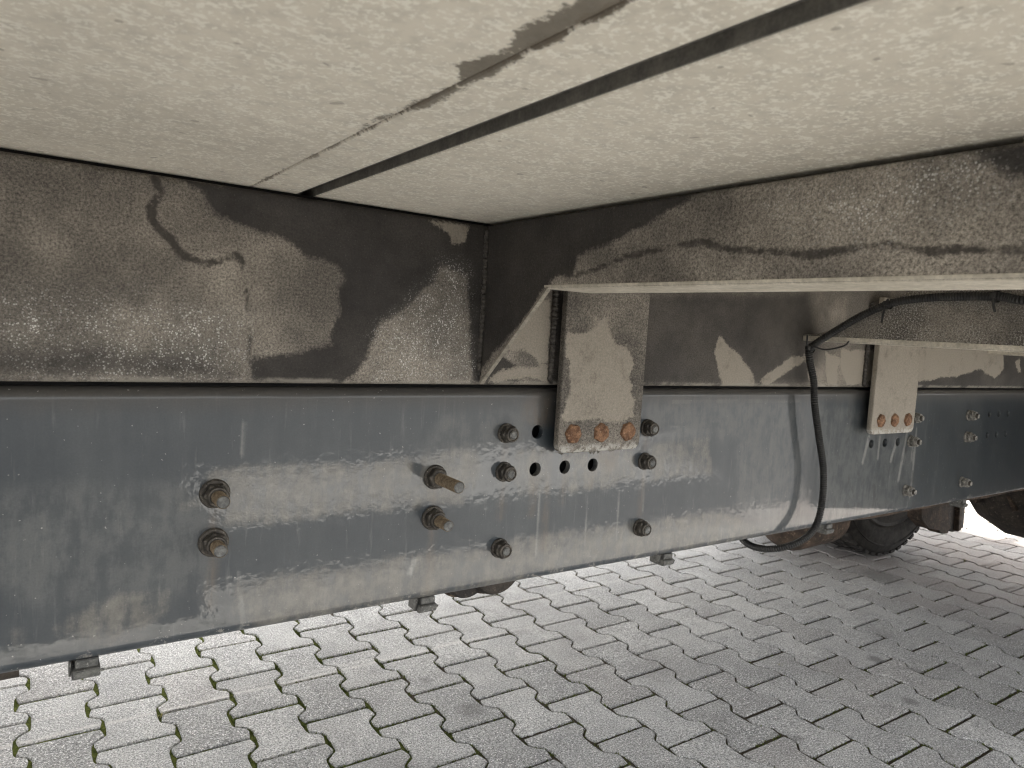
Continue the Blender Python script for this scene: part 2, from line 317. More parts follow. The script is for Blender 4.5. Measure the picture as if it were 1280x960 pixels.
def m_plain(name, a, b, scale=60, rough=.6, metal=0., bump=.3, spec=.4, speck=None, dist=.001):
    s = Mat(name); c = s.mix(s.map(s.noise(scale, 5, .7), .35, .68), a, b)
    g = s.noise(scale*7, 2, .7); c = s.scale(c, s.map(g, .25, .75, .78, 1.24, 'LINEAR'))
    if speck: c = s.mix(s.map(s.noise(scale*4, 3, .7, s.pos(off=(2, 2, 2))), .58, .68, 0, .8), c, speck)
    if bump: s.bump(s.add(g, s.noise(scale*2, 3)), bump, dist)
    return s.done(c, rough, metal, spec)

def m_paver():
    s = Mat('grey_concrete_paver'); X = s.xyz()
    oi = s.node('ShaderNodeObjectInfo').outputs['Random']
    at = s.attr('tone')
    r = s.add(oi, at)
    c = s.mix(s.map(s.noise(7, 4, .6), .3, .7), (.32, .316, .308), (.41, .404, .39))
    c = s.scale(c, s.map(s.math('FRACT', s.mul(r, 7.3)), 0, 1, .80, 1.12, 'LINEAR'))
    c = s.mix(s.mul(s.map(s.math('FRACT', s.mul(r, 23.7)), .72, 1), .22), c, (.40, .36, .335))
    g = s.noise(230, 3, .9)
    c = s.scale(c, s.map(g, .38, .62, .38, 1.62, 'LINEAR'))
    c = s.mix(s.map(s.noise(260, 1, .5, s.pos(off=(3, 3, 3))), .61, .67, 0, .85), c, (.86, .85, .83))
    c = s.mix(s.map(s.noise(280, 1, .5, s.pos(off=(8, 3, 3))), .66, .71, 0, .65), c, (.13, .13, .13))
    # grime patches, a few oil spots, and a shadow painted near the axle
    c = s.mix(s.map(s.noise(2.3, 5, .65), .50, .74, 0, .42), c, (.20, .185, .175))
    c = s.mix(s.map(s.noise(11, 5, .7, s.pos(off=(1.3, .4, 0))), .60, .72, 0, .4), c, (.19, .185, .18))
    c = s.mix(s.mul(s.map(X[0], 2.6, 3.4), s.map(s.noise(3, 3), .3, .6, .15, .5)), c, (.33, .275, .25))
    for (sx, sy, rr, k) in SPOTS:
        dx = s.math('POWER', s.add(X[0], -sx), 2.); dy = s.math('POWER', s.add(X[1], -sy), 2.)
        dd = s.add(s.math('SQRT', s.add(dx, dy)), s.mul(s.add(s.noise(60, 3), -.5), rr*.9))
        c = s.mix(s.map(dd, rr, rr*.35, 0, k), c, (.13, .125, .12))
    # pale tyre scuffs running along the lorry
    for y0, xa, xb, k in ((1.821, -1., 1.5, .55), (1.845, .3, 1.1, .3), (1.905, -1, .35, .35), (2.02, 1.2, 2.4, .3)):
        dy = s.math('ABSOLUTE', s.add(s.add(X[1], -y0), s.mul(s.add(s.noise(6, 2), -.5), .03)))
        m = s.mul(s.map(dy, .010, .003), s.mul(s.map(X[0], xa, xa+.3), s.map(X[0], xb, xb-.3)))
        c = s.mix(s.mul(m, s.map(s.noise(90, 4, .7), .35, .6, .2*k, k)), c, (.62, .59, .56))
    s.bump(s.add(g, s.mul(s.noise(120, 3), .6)), .7, .0018)
    return s.done(c, .9, 0, .25)

def m_bed():
    s = Mat('mossy_joint_sand'); X = s.xyz()
    n = s.noise(45, 5, .7)
    moss = s.mix(s.map(s.noise(120, 3, .7), .3, .7), (.036, .046, .012), (.11, .125, .028))
    soil = s.mix(n, (.036, .031, .024), (.10, .083, .062))
    lean = s.map(s.add(X[0], s.mul(s.add(s.noise(1.6, 3), -.5), 1.6)), .55, 1.25, .85, .22)
    k = s.map(s.add(s.noise(9, 5, .65), s.add(lean, -.5)), .46, .60)
    c = s.mix(k, soil, moss)
    s.bump(s.noise(300, 3, .7), .8, .003)
    return s.done(c, .95, 0, .1)

SPOTS = [(.946, 1.47, .05, .5), (2.233, 1.13, .035, .7), (2.056, .934, .03, .6), (.915, 1.662, .025, .4), (2.274, 1.03, .03, .5), (3.07, 1.57, .12, .55), (2.45, 1.22, .05, .35), (1.6, .98, .02, .5), (.6, 1.3, .03, .4)]

M_web = m_subframe('subframe_web_dirt', 'dark', 'soft', 'line', 'light', 'speck')
M_face = m_subframe('crossmember_dirt', 'dark', None, 'line', None, 'speck', tone=1.18)
M_memb = m_subframe('far_crossmember_dirt', None, None, None, None, None, tone=.80)
M_grit = m_subframe('gritty_crossmember', None, None, None, None, None, tone=.85, even=.8)
M_plate = m_subframe('plate_dirt', None, None, None, 'light', None, tone=.70, plate_crust=True)
M_rail = m_rail(); M_ceil = m_ceiling()
M_flange = m_plain('dusty_flange', (.46, .42, .345), (.62, .57, .48), 30, .8)
M_edge = m_plain('dull_plate_edge', (.20, .18, .15), (.34, .31, .26), 60, .8)
M_black = m_plain('plain_black', (.012, .012, .012), (.02, .019, .018), 50, .9)
M_groove = m_plain('groove_steel', (.10, .095, .085), (.17, .16, .14), 60, .7)
M_gdark = m_plain('groove_roof', (.02, .019, .017), (.035, .033, .03), 60, .8)
M_nut = m_plain('dirty_nut_steel', (.034, .030, .026), (.105, .092, .076), 130, .48, .35, .5, speck=(.25, .23, .19), dist=.0008)
M_thread = m_plain('rusty_thread', (.10, .072, .045), (.26, .20, .13), 220, .7, .2, .4, speck=(.30, .25, .18))
M_tip = m_plain('worn_bolt_tip', (.09, .09, .088), (.20, .20, .19), 200, .5, .5, .3)
M_nutpale = m_plain('chalky_nut_steel', (.10, .095, .085), (.30, .285, .255), 160, .6, .2, .5, speck=(.5, .48, .43))
M_rust = m_plain('orange_rust', (.12, .060, .034), (.33, .185, .105), 110, .88, 0, .9, speck=(.46, .33, .235), dist=.002)
M_weld = m_plain('weld_bead', (.045, .041, .037), (.11, .1, .088), 150, .55, .2, .5)
M_clip = m_plain('grey_clip', (.065, .065, .062), (.15, .148, .135), 90, .6, 0, .4, speck=(.36, .35, .32))
M_cond = m_plain('black_conduit', (.014, .014, .014), (.034, .033, .031), 70, .48, 0, .15)
M_tyre = m_plain('tyre_rubber', (.017, .0155, .014), (.044, .039, .034), 25, .85, 0, .4)
M_rim = m_plain('dusty_rim', (.030, .028, .026), (.060, .056, .050), 20, .75)
M_hole = m_plain('rim_hole_dark', (.012, .011, .01), (.02, .018, .016), 20, .9)
M_under = m_plain('rusty_underbody', (.028, .021, .016), (.088, .060, .043), 22, .85, 0, .6, speck=(.22, .16, .11), dist=.003)
M_underdark = m_plain('oily_underbody', (.018, .015, .013), (.050, .040, .031), 22, .7, 0, .6, speck=(.14, .11, .085), dist=.003)
M_body = m_plain('body_panel', (.40, .40, .39), (.46, .46, .45), 3, .4, 0, 0)
M_pave = m_paver(); M_bed = m_bed()
M_moss = m_plain('moss_green', (.045, .060, .014), (.14, .165, .035), 90, .95, 0, .2)
M_straw = m_plain('dry_straw', (.34, .30, .12), (.52, .45, .24), 90, .9, 0, .1)
M_yard = m_plain('yard_concrete', (.30, .30, .298), (.38, .378, .372), 1.2, .9)

# ================================================================ THE GROUND
PX, PY, HW = .1425, .2, .0015
X0 = .429+.0713                    # centre of the column whose left joints stand at x = .429
bmb = bmesh.new()                   # joint bed, one uneven sheet out past the yard
gx = axis_pts((-90, -3, 30), (-3, -.3, .4), (-.3, 3.4, .012), (3.4, 7, .25), (7, 90, 30))
gy = axis_pts((-90, -3, 30), (-3, .5, .4), (.5, 2.5, .012), (2.5, 7, .4), (7, 90, 30))
XX, YY = np.meshgrid(gx, gy); zz = np.full(XX.shape, -.0085)
fine = (XX > -.3) & (XX < 3.4) & (YY > .5) & (YY < 2.5)
nz = rng.rand(*XX.shape); zz = np.where(fine, -.0068+nz*.0034, zz)
nx, ny = len(gx), len(gy)
verts = np.stack([XX, YY, zz], -1).reshape(-1, 3)
idx = np.arange(nx*ny).reshape(ny, nx)
quads = np.stack([idx[:-1, :-1], idx[:-1, 1:], idx[1:, 1:], idx[1:, :-1]], -1).reshape(-1, 4)
bmb.free()
me = bpy.data.meshes.new('ground'); me.from_pydata(verts.tolist(), [], quads.tolist())
ground = from_me('ground', me, M_bed); ground['kind'] = 'structure'
ground['label'] = 'grey interlocking concrete block paving with mossy joints under the truck'

def half_w(y):                     # half width of a block at distance y from its centre, joint centre line
    a = abs(y)
    return float(np.interp(a, [0, .030, .040, .062, .070, .100], [.0565, .0575, .0590, .0850, .0857, .0802]))
YS = [-.0995, -.083, -.070, -.0615, -.0535, -.042, -.030, 0, .030, .042, .0535, .0615, .070, .083, .0995]
def block_loop(inset):
    g = .0030+inset; out = []
    for y in YS:
        yy = max(-.1+g+.0010, min(.1-g-.0010, y)); out.append((half_w(y)-g, yy))
    return out + [(-x, y) for x, y in out[::-1]]
def jagged(loop, rs, amp): return [(x+rs.uniform(-amp, amp), y+rs.uniform(-amp, amp)) for x, y in loop]
def block_data(seed):
    rs = random.Random(seed); n = len(YS)*2; chip = {rs.randrange(n): rs.uniform(.002, .006) for _ in range(2)}
    A = jagged(block_loop(0), rs, .0005); B = jagged(block_loop(.0032), rs, .0006)
    B = [(x*(1-chip.get(i, 0)/.08), y*(1-chip.get(i, 0)/.12)) for i, (x, y) in enumerate(B)]
    V = [(x, y, -.016) for x, y in A] + [(x, y, -.0030+rs.uniform(-.0006, .0003)) for x, y in A] + [(x, y, 0) for x, y in B]
    F = []
    for k in (0, n):
        for i in range(n): j = (i+1) % n; F.append((k+i, k+j, k+n+j, k+n+i))
    # top as strips between left and right edge
    m = len(YS); t = 2*n
    for i in range(m-1): F.append((t+i, t+i+1, t+2*m-2-i, t+2*m-1-i))
    return V, F
def add_tone(me, v):
    me.attributes.new('tone', 'FLOAT', 'POINT').data.foreach_set('value', v)
pmeshes = []
for k in range(8):
    V, F = block_data(k); me = bpy.data.meshes.new('paving_block'); me.from_pydata(V, [], F); me.materials.append(M_pave)
    me.polygons.foreach_set('use_smooth', [True]*len(F)); me.set_sharp_from_angle(angle=math.radians(30))
    add_tone(me, [0.]*len(V)); pmeshes.append(me)
CI = CR.transposed(); cpos = Vector((0, 0, GZ))
def px(p):
    v = CI @ (Vector(p)-cpos)
    if v.z > -.05: return None
    return (640+894*v.x/-v.z, 480-894*v.y/-v.z)
cand, rest = [], []
for i in range(-22, 40):
    for j in range(-18, 22):
        x = X0+i*PX; y = 1.8645+j*PY+(PY/2 if i % 2 else 0)-PY*.5+.1445-.1
        q = px((x, y, 0)); vis = False
        if q and -60 < q[0] < 1350 and q[1] < 1060 and (x-0)/max(y, .01) < 3.1:
            # below the lower edge of the rail as seen by the lens
            if y > .75 and (GZ)/y > .425: vis = True
            if 0 < y <= .75: vis = True
        (cand if vis else rest).append((x, y))
print('blocks', len(cand), len(rest))
cand.sort(key=lambda p: p[0]**2+p[1]**2)
rest += cand[300:]; cand = cand[:300]
rs = random.Random(4)
for (x, y) in cand:
    o = bpy.data.objects.new('paving_block', pmeshes[rs.randrange(8)])
    o.location = (x+rs.uniform(-.0008, .0008), y+rs.uniform(-.0008, .0008), rs.uniform(-.0012, .0014))
    o.rotation_euler = (rs.uniform(-.007, .007), rs.uniform(-.007, .007), math.pi*rs.randrange(2)+rs.uniform(-.004, .004))
    link(o, ground)
BV, BF, BT = [], [], []
data = [block_data(k) for k in range(4)]
for (x, y) in rest:
    V, F = data[rs.randrange(4)]; b = len(BV); t = rs.random(); z = rs.uniform(-.001, .001)
    BV += [(x+v[0], y+v[1], v[2]+z) for v in V]; BF += [tuple(b+q for q in f) for f in F]; BT += [t]*len(V)
me = bpy.data.meshes.new('paving_block_field'); me.from_pydata(BV, [], BF); add_tone(me, BT)
o = from_me('paving_block_field', me, M_pave, ground, angle=30); o['kind'] = 'stuff'
xa, xb = X0-22.5*PX, X0+39.5*PX; ya, yb = -1.85, 6.1
bm = bmesh.new()
for a, b, c, e in ((-90, xa, -90, 90), (xb, 90, -90, 90), (xa, xb, -90, ya), (xa, xb, yb, 90)):
    vs = [bm.verts.new(p) for p in ((a, c, -.001), (b, c, -.001), (b, e, -.001), (a, e, -.001))]; bm.faces.new(vs)
M_bandsheet = m_plain('dark_band_sheet', (.030, .030, .031), (.050, .050, .050), 60, .9)
o = from_bm('yard', bm, M_yard, smooth=False); o['kind'] = 'structure'; o['label'] = 'grey yard surface around the block paving'

bm = bmesh.new()          # unseen dark sheets added on the near side to shape bands mirrored in the rail
for q in (((-60, -60), (60, -60), (60, -9.), (6, -3.65), (.76, -2.86), (-60, -2.0)), ((.76, -1.87), (4.25, -1.87), (4.25, -1.115), (.60, -1.115), (.60, -1.87)),
          ((-60, -1.995), (.7598, -2.855), (.7598, -1.8702), (.5998, -1.8702), (.5998, -1.115), (.52, -1.115), (.45, -.62), (-60, -.62)), ((4.2502, -3.0), (6, -3.6), (60, -8.9), (60, -1.3), (4.2502, -1.3))):
    vs = [bm.verts.new((x, y, .006)) for x, y in q]; bm.faces.new(vs)
o = from_bm('mirror_band_sheet', bm, M_bandsheet, smooth=False); o['kind'] = 'structure'; o['label'] = 'dark sheets added beside the truck to shape the bands mirrored in the rail'
# moss cushions and dry bits in the joints
def joint_pts():
    for i in range(0, 22):
        for j in range(-6, 8):
            x = X0+i*PX; y = 1.8645+j*PY+(PY/2 if i % 2 else 0)-PY*.5+.1445-.1
            yield x, y
def blade(V, F, x, y, z, h, wd, lean, az):
    b = len(V); dx, dy = math.cos(az), math.sin(az)
    V += [(x-dy*wd, y+dx*wd, z), (x+dy*wd, y-dx*wd, z), (x+dx*lean, y+dy*lean, z+h)]; F.append((b, b+1, b+2))
MV, MF = [], []; r2 = random.Random(12)
for cx, cy in joint_pts():
    if cx > 3.2 or cy > 2.25 or cy < .55: continue
    for k in range(130):
        dens = max(.06, min(1, 1.25-cx*.75)) if cy > 1.0 else .35
        if r2.random() > dens: continue
        if r2.random() < .60:
            yy = r2.uniform(-.1, .1); sx = r2.choice((-1, 1)); xx = sx*(half_w(yy))
        else: yy = .1; xx = r2.uniform(-.08, .08)
        if math.sin(cx*9+cy*7+xx*30)+math.sin(yy*40+cx*13) < r2.uniform(-2.0, .4): continue
        X_, Y_ = cx+xx+r2.gauss(0, .0018), cy+yy+r2.gauss(0, .0018)
        for q in range(3): blade(MV, MF, X_+r2.gauss(0, .0020), Y_+r2.gauss(0, .0020), -.0055, r2.uniform(.003, .0080), .0021, r2.uniform(-.002, .002), r2.uniform(0, 6.28))
me = bpy.data.meshes.new('moss'); me.from_pydata(MV, [], MF)
o = from_me('moss', me, M_moss, smooth=False); o['kind'] = 'stuff'; o['label'] = 'bright green moss growing in the paving joints'; o['category'] = 'moss'
tufts = [((.279, 1.803), 'yellowish grass tuft in the paving joint nearest the bottom left corner of the photo', .9),
         ((1.914, 1.251), 'small grass tuft in the joint where four blocks meet under the middle of the truck', .7),
         ((3.721, 1.519), 'tiny grass tuft in a joint beside the dark axle at the far right', 1.)]
for (tx, ty), lab, sz in tufts:
    V, F = [], []
    for k in range(46):
        a = r2.uniform(0, 6.28); rr = abs(r2.gauss(0, .010))*sz
        blade(V, F, rr*math.cos(a), rr*math.sin(a)*.6, 0, r2.uniform(.003, .014)*sz, .0011, r2.uniform(.002, .014)*sz, r2.uniform(0, 6.28))
    me = bpy.data.meshes.new('grass_tuft'); me.from_pydata(V, [], F)
    o = from_me('grass_tuft', me, [M_moss, M_straw], smooth=False); o.location = (tx, ty, -.006)
    me.polygons.foreach_set('material_index', [r2.randrange(2) for _ in F])
    o['label'] = lab; o['category'] = 'grass tuft'; o['group'] = 'grass tufts in the paving joints'

# ================================================================ THE TRUCK
truck = empty('truck', 'dusty truck seen from below, blue grey frame rail under a pale cargo floor', 'truck')

# ---- grid sheet swept along X from a cross-section of (y, z), with optional square cut-outs for holes
def sheet(name, mats, xs, sec, parent, chans, iu, iv, holes=(), ny_first=None, label=None, thick=0, flip=False):
    V, F = [], []; nxs, ns = len(xs), len(sec)
    for x in xs:
        for (y, z) in sec: V.append((x, y, z))
    cut = {}
    for (hx, hz, r) in holes:
        i0 = min(range(nxs), key=lambda k: abs(xs[k]-(hx-.015))); i1 = min(range(nxs), key=lambda k: abs(xs[k]-(hx+.015)))
        js = [k for k in range(ns) if abs(sec[k][0]-RY) < 1e-6]
        j0 = min(js, key=lambda k: abs(sec[k][1]-(hz-.015))); j1 = min(js, key=lambda k: abs(sec[k][1]-(hz+.015)))
        if j0 > j1: j0, j1 = j1, j0
        for i in range(i0, i1):
            for j in range(j0, j1): cut[(i, j)] = 1
        per = [(i, j0) for i in range(i0, i1)] + [(i1, j) for j in range(j0, j1)] + [(i, j1) for i in range(i1, i0, -1)] + [(i0, j) for j in range(j1, j0, -1)]
        outer = [i*ns+j for i, j in per]
        ring = []
        for dep, rr in ((0., r+.0004), (.0005, r), (.009, r)):
            cur = []
            for i, j in per:
                vx, vz = xs[i]-hx, sec[j][1]-hz; L = math.hypot(vx, vz)
                cur.append(len(V)); V.append((hx+vx/L*rr, RY+dep, hz+vz/L*rr))
            ring.append(cur)
        prev = outer
        for cur in ring:
            for k in range(len(per)):
                k2 = (k+1) % len(per); F.append((prev[k], prev[k2], cur[k2], cur[k]))
            prev = cur
    for i in range(nxs-1):
        for j in range(ns-1):
            if (i, j) in cut: continue
            a = i*ns+j; F.append((a, a+1, a+ns+1, a+ns))
    me = bpy.data.meshes.new(name); me.from_pydata(V, [], F)
    bm = bmesh.new(); bm.from_mesh(me); bmesh.ops.recalc_face_normals(bm, faces=bm.faces); bm.to_mesh(me); bm.free()
    if chans: add_attrs(me, iu, iv, chans)
    return from_me(name, me, mats, parent, label=label, angle=50)

def arc(cy, cz, r, a0, a1, n): return [(cy+r*math.cos(math.radians(a0+(a1-a0)*k/n)), cz+r*math.sin(math.radians(a0+(a1-a0)*k/n))) for k in range(n+1)]
HZ = [GZ-.134, GZ-.184, GZ-.234, GZ-.284]
# ---- chassis rail: C section, outer face at RY, flanges pointing in under the truck
r_ = .011; zs = [HZ[0]+.005*k for k in range(9, -34, -1)]; zs = [z for z in zs if RBOT+r_+.001 < z < RTOP-r_-.001]
sec = [(RY+.075, RTOP-.007), (RY+.075, RTOP)] + arc(RY+r_, RTOP-r_, r_, 90, 180, 6) + [(RY, z) for z in zs] + arc(RY+r_, RBOT+r_, r_, 180, 270, 6) + [(RY+.075, RBOT), (RY+.075, RBOT+.007), (RY+.009, RBOT+.007), (RY+.009, RTOP-.007), (RY+.075, RTOP-.007)]
gxs = [.1595+.005*k for k in range(-56, 440)]
RUST = [([(x, z+.002), (x+.001, z-.018), (x-.001, z-L)], .0035) for x, z, L in
        ((.1595, HZ[1], .05), (.1595, HZ[2], .07), (.4095, HZ[1], .05), (.4095, HZ[2], .09), (.5095, HZ[0], .04), (.5095, HZ[1], .06), (.5095, HZ[3], .03),
         (.7595, HZ[0], .03), (.7595, HZ[1], .08), (.7595, HZ[3], .03), (.5595, HZ[1], .06), (.6095, HZ[1], .05), (.6595, HZ[1], .03))]
RUST += [[(.530, .873), (.534, .884), (.556, .889), (.585, .889), (.585, .846), (.562, .845), (.536, .852)], [(.66, .812), (.71, .812), (.705, .79), (.69, .772), (.675, .79)], ([(.583, .81), (.582, .74), (.581, .68)], .004)]
holes = [(.5595, HZ[0], .0090)] + [(.5595+.05*k, HZ[1], .0090) for k in range(3)] + [(1.3795+.05*k, HZ[1], .0085) for k in range(3)]
holes += [(1.8845+.05*k, HZ[0], .0072) for k in range(3)] + [(1.8845+.05*k, HZ[1], .0072) for k in range(3)]
rxs = [XMIN+.1, -2, -1] + gxs + [2.6, 3, 3.6, XMAX-.1]
rail = sheet('chassis_rail', M_rail, rxs, sec[:-5], truck, dict(light=SH['rail_dust_sheen'], faint=SH['rail_faint'], streak=SH['rail_streak'], rust=RUST), 0, 2, holes,
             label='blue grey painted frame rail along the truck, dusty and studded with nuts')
bm = bmesh.new()          # inner skin and lips of the channel, one solid with the outer sheet
prism(bm, [(RY+.0092, RBOT+.0072), (RY+.075, RBOT+.0072), (RY+.075, RBOT+.001), (RY+.0112, RBOT+.001)], 'x', XMIN+.1, XMAX-.1)
o = from_bm('rail_lip', bm, M_under, rail, smooth=False)
bm = bmesh.new()
box(bm, XMIN+.1, XMAX-.1, RY+.0300, RY+.036, RBOT+.01, RTOP-.01)
o = from_bm('added_hole_backing', bm, M_black, rail, smooth=False)  # black sheet added behind the bolt holes so they look dark inside

# ---- subframe beam on top of the rail
r2_ = .007
zs = list(np.arange(STOP-r2_-.004, SBOT+r2_+.002, -.005))
sec = [(RY+.06, STOP-.0005), (RY+.06, STOP)] + arc(RY+r2_, STOP-r2_, r2_, 90, 180, 5) + [(RY, z) for z in zs] + arc(RY+r2_, SBOT+r2_, r2_, 180, 270, 5) + [(RY+.06, SBOT)]
sub = sheet('subframe_beam', M_web, rxs, sec, truck, dict(dark=SH['web_dark'], soft=SH['web_darksoft'], line=SH['web_line'], light=SH['web_light'], speck=SH['web_speck']), 0, 2,
            label='brown grey stained subframe beam with dried water marks lying on the rail')
bm = bmesh.new(); box(bm, XMIN+.1, XMAX-.1, RY+.020, RY+.055, RTOP, SBOT); o = from_bm('packing_strip', bm, M_black, truck, smooth=False)
bm = bmesh.new(); box(bm, XMIN+.1, XMAX-.1, RY+.012, RY+.05, STOP, CEIL); o = from_bm('packing_strip', bm, M_black, truck, smooth=False)
# ---- floor of the body, seen from below
GX1, GX2 = .2350, .2535
def floor_grid(name, xs, ys, label=None):
    V = [(x, y, CEIL) for x in xs for y in ys]; n = len(ys)
    F = [(i*n+j, i*n+j+1, (i+1)*n+j+1, (i+1)*n+j) for i in range(len(xs)-1) for j in range(n-1)]
    # folded up rims give the sheet thickness
    b = len(V); per = [0, (len(xs)-1)*n, (len(xs)-1)*n+n-1, n-1]
    nxx, nyy = len(xs), n
    loop = [i*n for i in range(nxx)] + [(nxx-1)*n+j for j in range(1, n)] + [i*n+n-1 for i in range(nxx-2, -1, -1)] + [j for j in range(n-2, 0, -1)]
    V += [(V[k][0], V[k][1], CEIL+.022) for k in loop]
    for k in range(len(loop)):
        k2 = (k+1) % len(loop); F.append((loop[k], loop[k2], b+k2, b+k))
    me = bpy.data.meshes.new(name); me.from_pydata(V, [], F)
    bm = bmesh.new(); bm.from_mesh(me); bmesh.ops.recalc_face_normals(bm, faces=bm.faces); bm.to_mesh(me); bm.free()
    add_attrs(me, 0, 1, dict(stain=SH['ceil_stain'], stainline=[([(.1884, .1), (.1884, .76)], .0004), ([(.188, .1), (.188, .30)], .0022), ([(.1885, .44), (.188, .50)], .0012), ([(.188, .655), (.188, .70)], .0015)]))
    o = from_me(name, me, M_ceil, truck, smooth=False, label=label)
    md = o.modifiers.new('bevel', 'BEVEL'); md.width = .0012; md.segments = 1; md.limit_method = 'ANGLE'
    return o
ysf = axis_pts((YN, .1, .09), (.1, .8, .006), (.8, YF, .8))
floor_grid('floor_panel', axis_pts((XMIN, -.3, 1.), (-.3, .05, .1), (.05, .1878, .006)), ysf, 'large floor panel left of the thin rusty seam')
floor_grid('floor_panel', axis_pts((.1890, GX1, .006)), ysf, 'narrow floor strip between the rusty seam and the dark groove')
floor_grid('floor_panel', axis_pts((GX2, XMAX, .6)), ysf, 'large floor panel right of the dark groove')
bm = bmesh.new(); box(bm, GX1, GX2, YN, YF, CEIL+.0165, CEIL+.0215); from_bm('groove_bottom', bm, M_gdark, truck, smooth=False)
bm = bmesh.new(); box(bm, GX2-.0014, GX2-.0002, YN, YF, CEIL+.0006, CEIL+.0160); box(bm, GX2-.0045, GX2-.0014, YN, YF, CEIL+.0085, CEIL+.0160); from_bm('groove_edge', bm, M_groove, truck, smooth=False)
bm = bmesh.new(); box(bm, .18785, .18895, YN, YF, CEIL+.0016, CEIL+.010); from_bm('seam_sealant', bm, M_rust, truck, smooth=False, label='thin rusty seam line in the floor')
bm = bmesh.new(); box(bm, XMIN, XMAX, YN, YF, CEIL+.0222, CEIL+1.9, bev=.03); from_bm('cargo_body', bm, M_body, truck, label='plain cargo body above the floor')

# ---- crossmembers: pressed channels welded to the beam, reaching out to the side of the body
def crossmember(x, zb, chamfer, mat, chans, fl=.062, taper=False, lip=.0028, y_end=YN+.01, label=None, yfine=.006):
    cz, cy = chamfer                     # foot of the slanted end (y, z) and where the slant starts
    top = STOP-.001; bm = bmesh.new()
    ys = axis_pts((y_end, RY-.002, yfine)); n = 22
    def low(y):
        if chamfer[0] is None or y < chamfer[0]: return zb
        return zb+(y-chamfer[0])/(RY-.002-chamfer[0])*(chamfer[1]-zb)
    V, F = [], []
    for y in ys:
        l = low(y); tp = top if not taper else max(zb+.010, min(top, top-(y-.52)/(RY-.01-.52)*(top-zb)))
        for k in range(n+1): V.append((x, y, l+(tp-l)*k/n))
    m = n+1
    for i in range(len(ys)-1):
        for k in range(n): F.append((i*m+k, i*m+k+1, (i+1)*m+k+1, (i+1)*m+k))
    me = bpy.data.meshes.new('crossmember'); me.from_pydata(V, [], F)
    if chans: add_attrs(me, 1, 2, chans)
    o = from_me('crossmember', me, mat, truck, label=label)
    md = o.modifiers.new('thickness', 'SOLIDIFY'); md.thickness = .006; md.offset = 0
    ye = chamfer[0] if chamfer[0] is not None else RY-.003
    # bottom flange, one rounded strip
    bm = bmesh.new()
    prof = [(x-.0036, zb+lip), (x-.0036, zb+.0010), (x-.0020, zb-.001), (x+fl, zb-.001), (x+fl, zb+.005), (x+.004, zb+.005)]
    prism(bm, prof, 'y', y_end, ye+.004)
    from_bm('bottom_flange', bm, M_flange, o, angle=50)
    bm = bmesh.new()
    prism(bm, [(x+.004, top-.006), (x+.004, top+.0005), (x+fl*.9, top+.0005), (x+fl*.9, top-.006)], 'y', y_end, .52 if taper else RY-.002)
    from_bm('top_flange', bm, M_memb, o, angle=50)
    if chamfer[0] is not None:           # bare edge of the slanted gusset end
        bm = bmesh.new(); a = Vector((0, chamfer[0], zb)); b = Vector((0, RY-.003, chamfer[1])); d_ = (b-a).normalized(); nn = Vector((0, d_.z, -d_.y))
        if nn.z > 0: nn = -nn
        q = [a+nn*-.001-d_*.002, b+nn*-.001, b+nn*.0016, a+nn*.0016-d_*.002]
        prism(bm, [(p.y, p.z) for p in q], 'x', x-.0034, x+.0022)
        from_bm('gusset_edge', bm, M_edge, o, angle=50)
    return o
cm1 = crossmember(.467, GZ+.0455, (.622, GZ-.069), M_face, dict(dark=SH['face_dark'], line=SH['face_line'], speck=SH['face_speck']),
                  label='nearest crossmember running overhead with a slanted gusset end')
crossmember(1.127, GZ+.0105, (None, 0), M_grit, None, .05, taper=True, lip=.0075, label='second crossmember with the black conduit tied along it', yfine=.02)
crossmember(1.842, GZ+.008, (None, 0), M_grit, None, .05, taper=True, lip=.0075, label='third crossmember, mostly hidden at the right edge', yfine=.05)
crossmember(2.55, GZ+.008, (None, 0), M_memb, None, .05, yfine=.1)
crossmember(-1.0, GZ+.0455, (None, 0), M_memb, None, .06, yfine=.1)
# weld in the corner of web and crossmember
def weld(pts, parent, r=.0028, mat=M_weld):
    bm = bmesh.new(); P = spline(pts, .0012); rr = random.Random(len(P))
    P = [p+np.array([rr.gauss(0, .0002), rr.gauss(0, .0002), 0]) for p in P]
    tube(bm, P, lambda i: r*(1+.16*math.sin(i*2*math.pi/5)+rr.uniform(-.1, .1)), 8)
    return from_bm('weld_bead', bm, mat, parent)
weld([(.463, RY-.001, GZ-.060), (.4635, RY-.0015, GZ+.03), (.463, RY-.001, STOP-.006)], cm1, .0032)

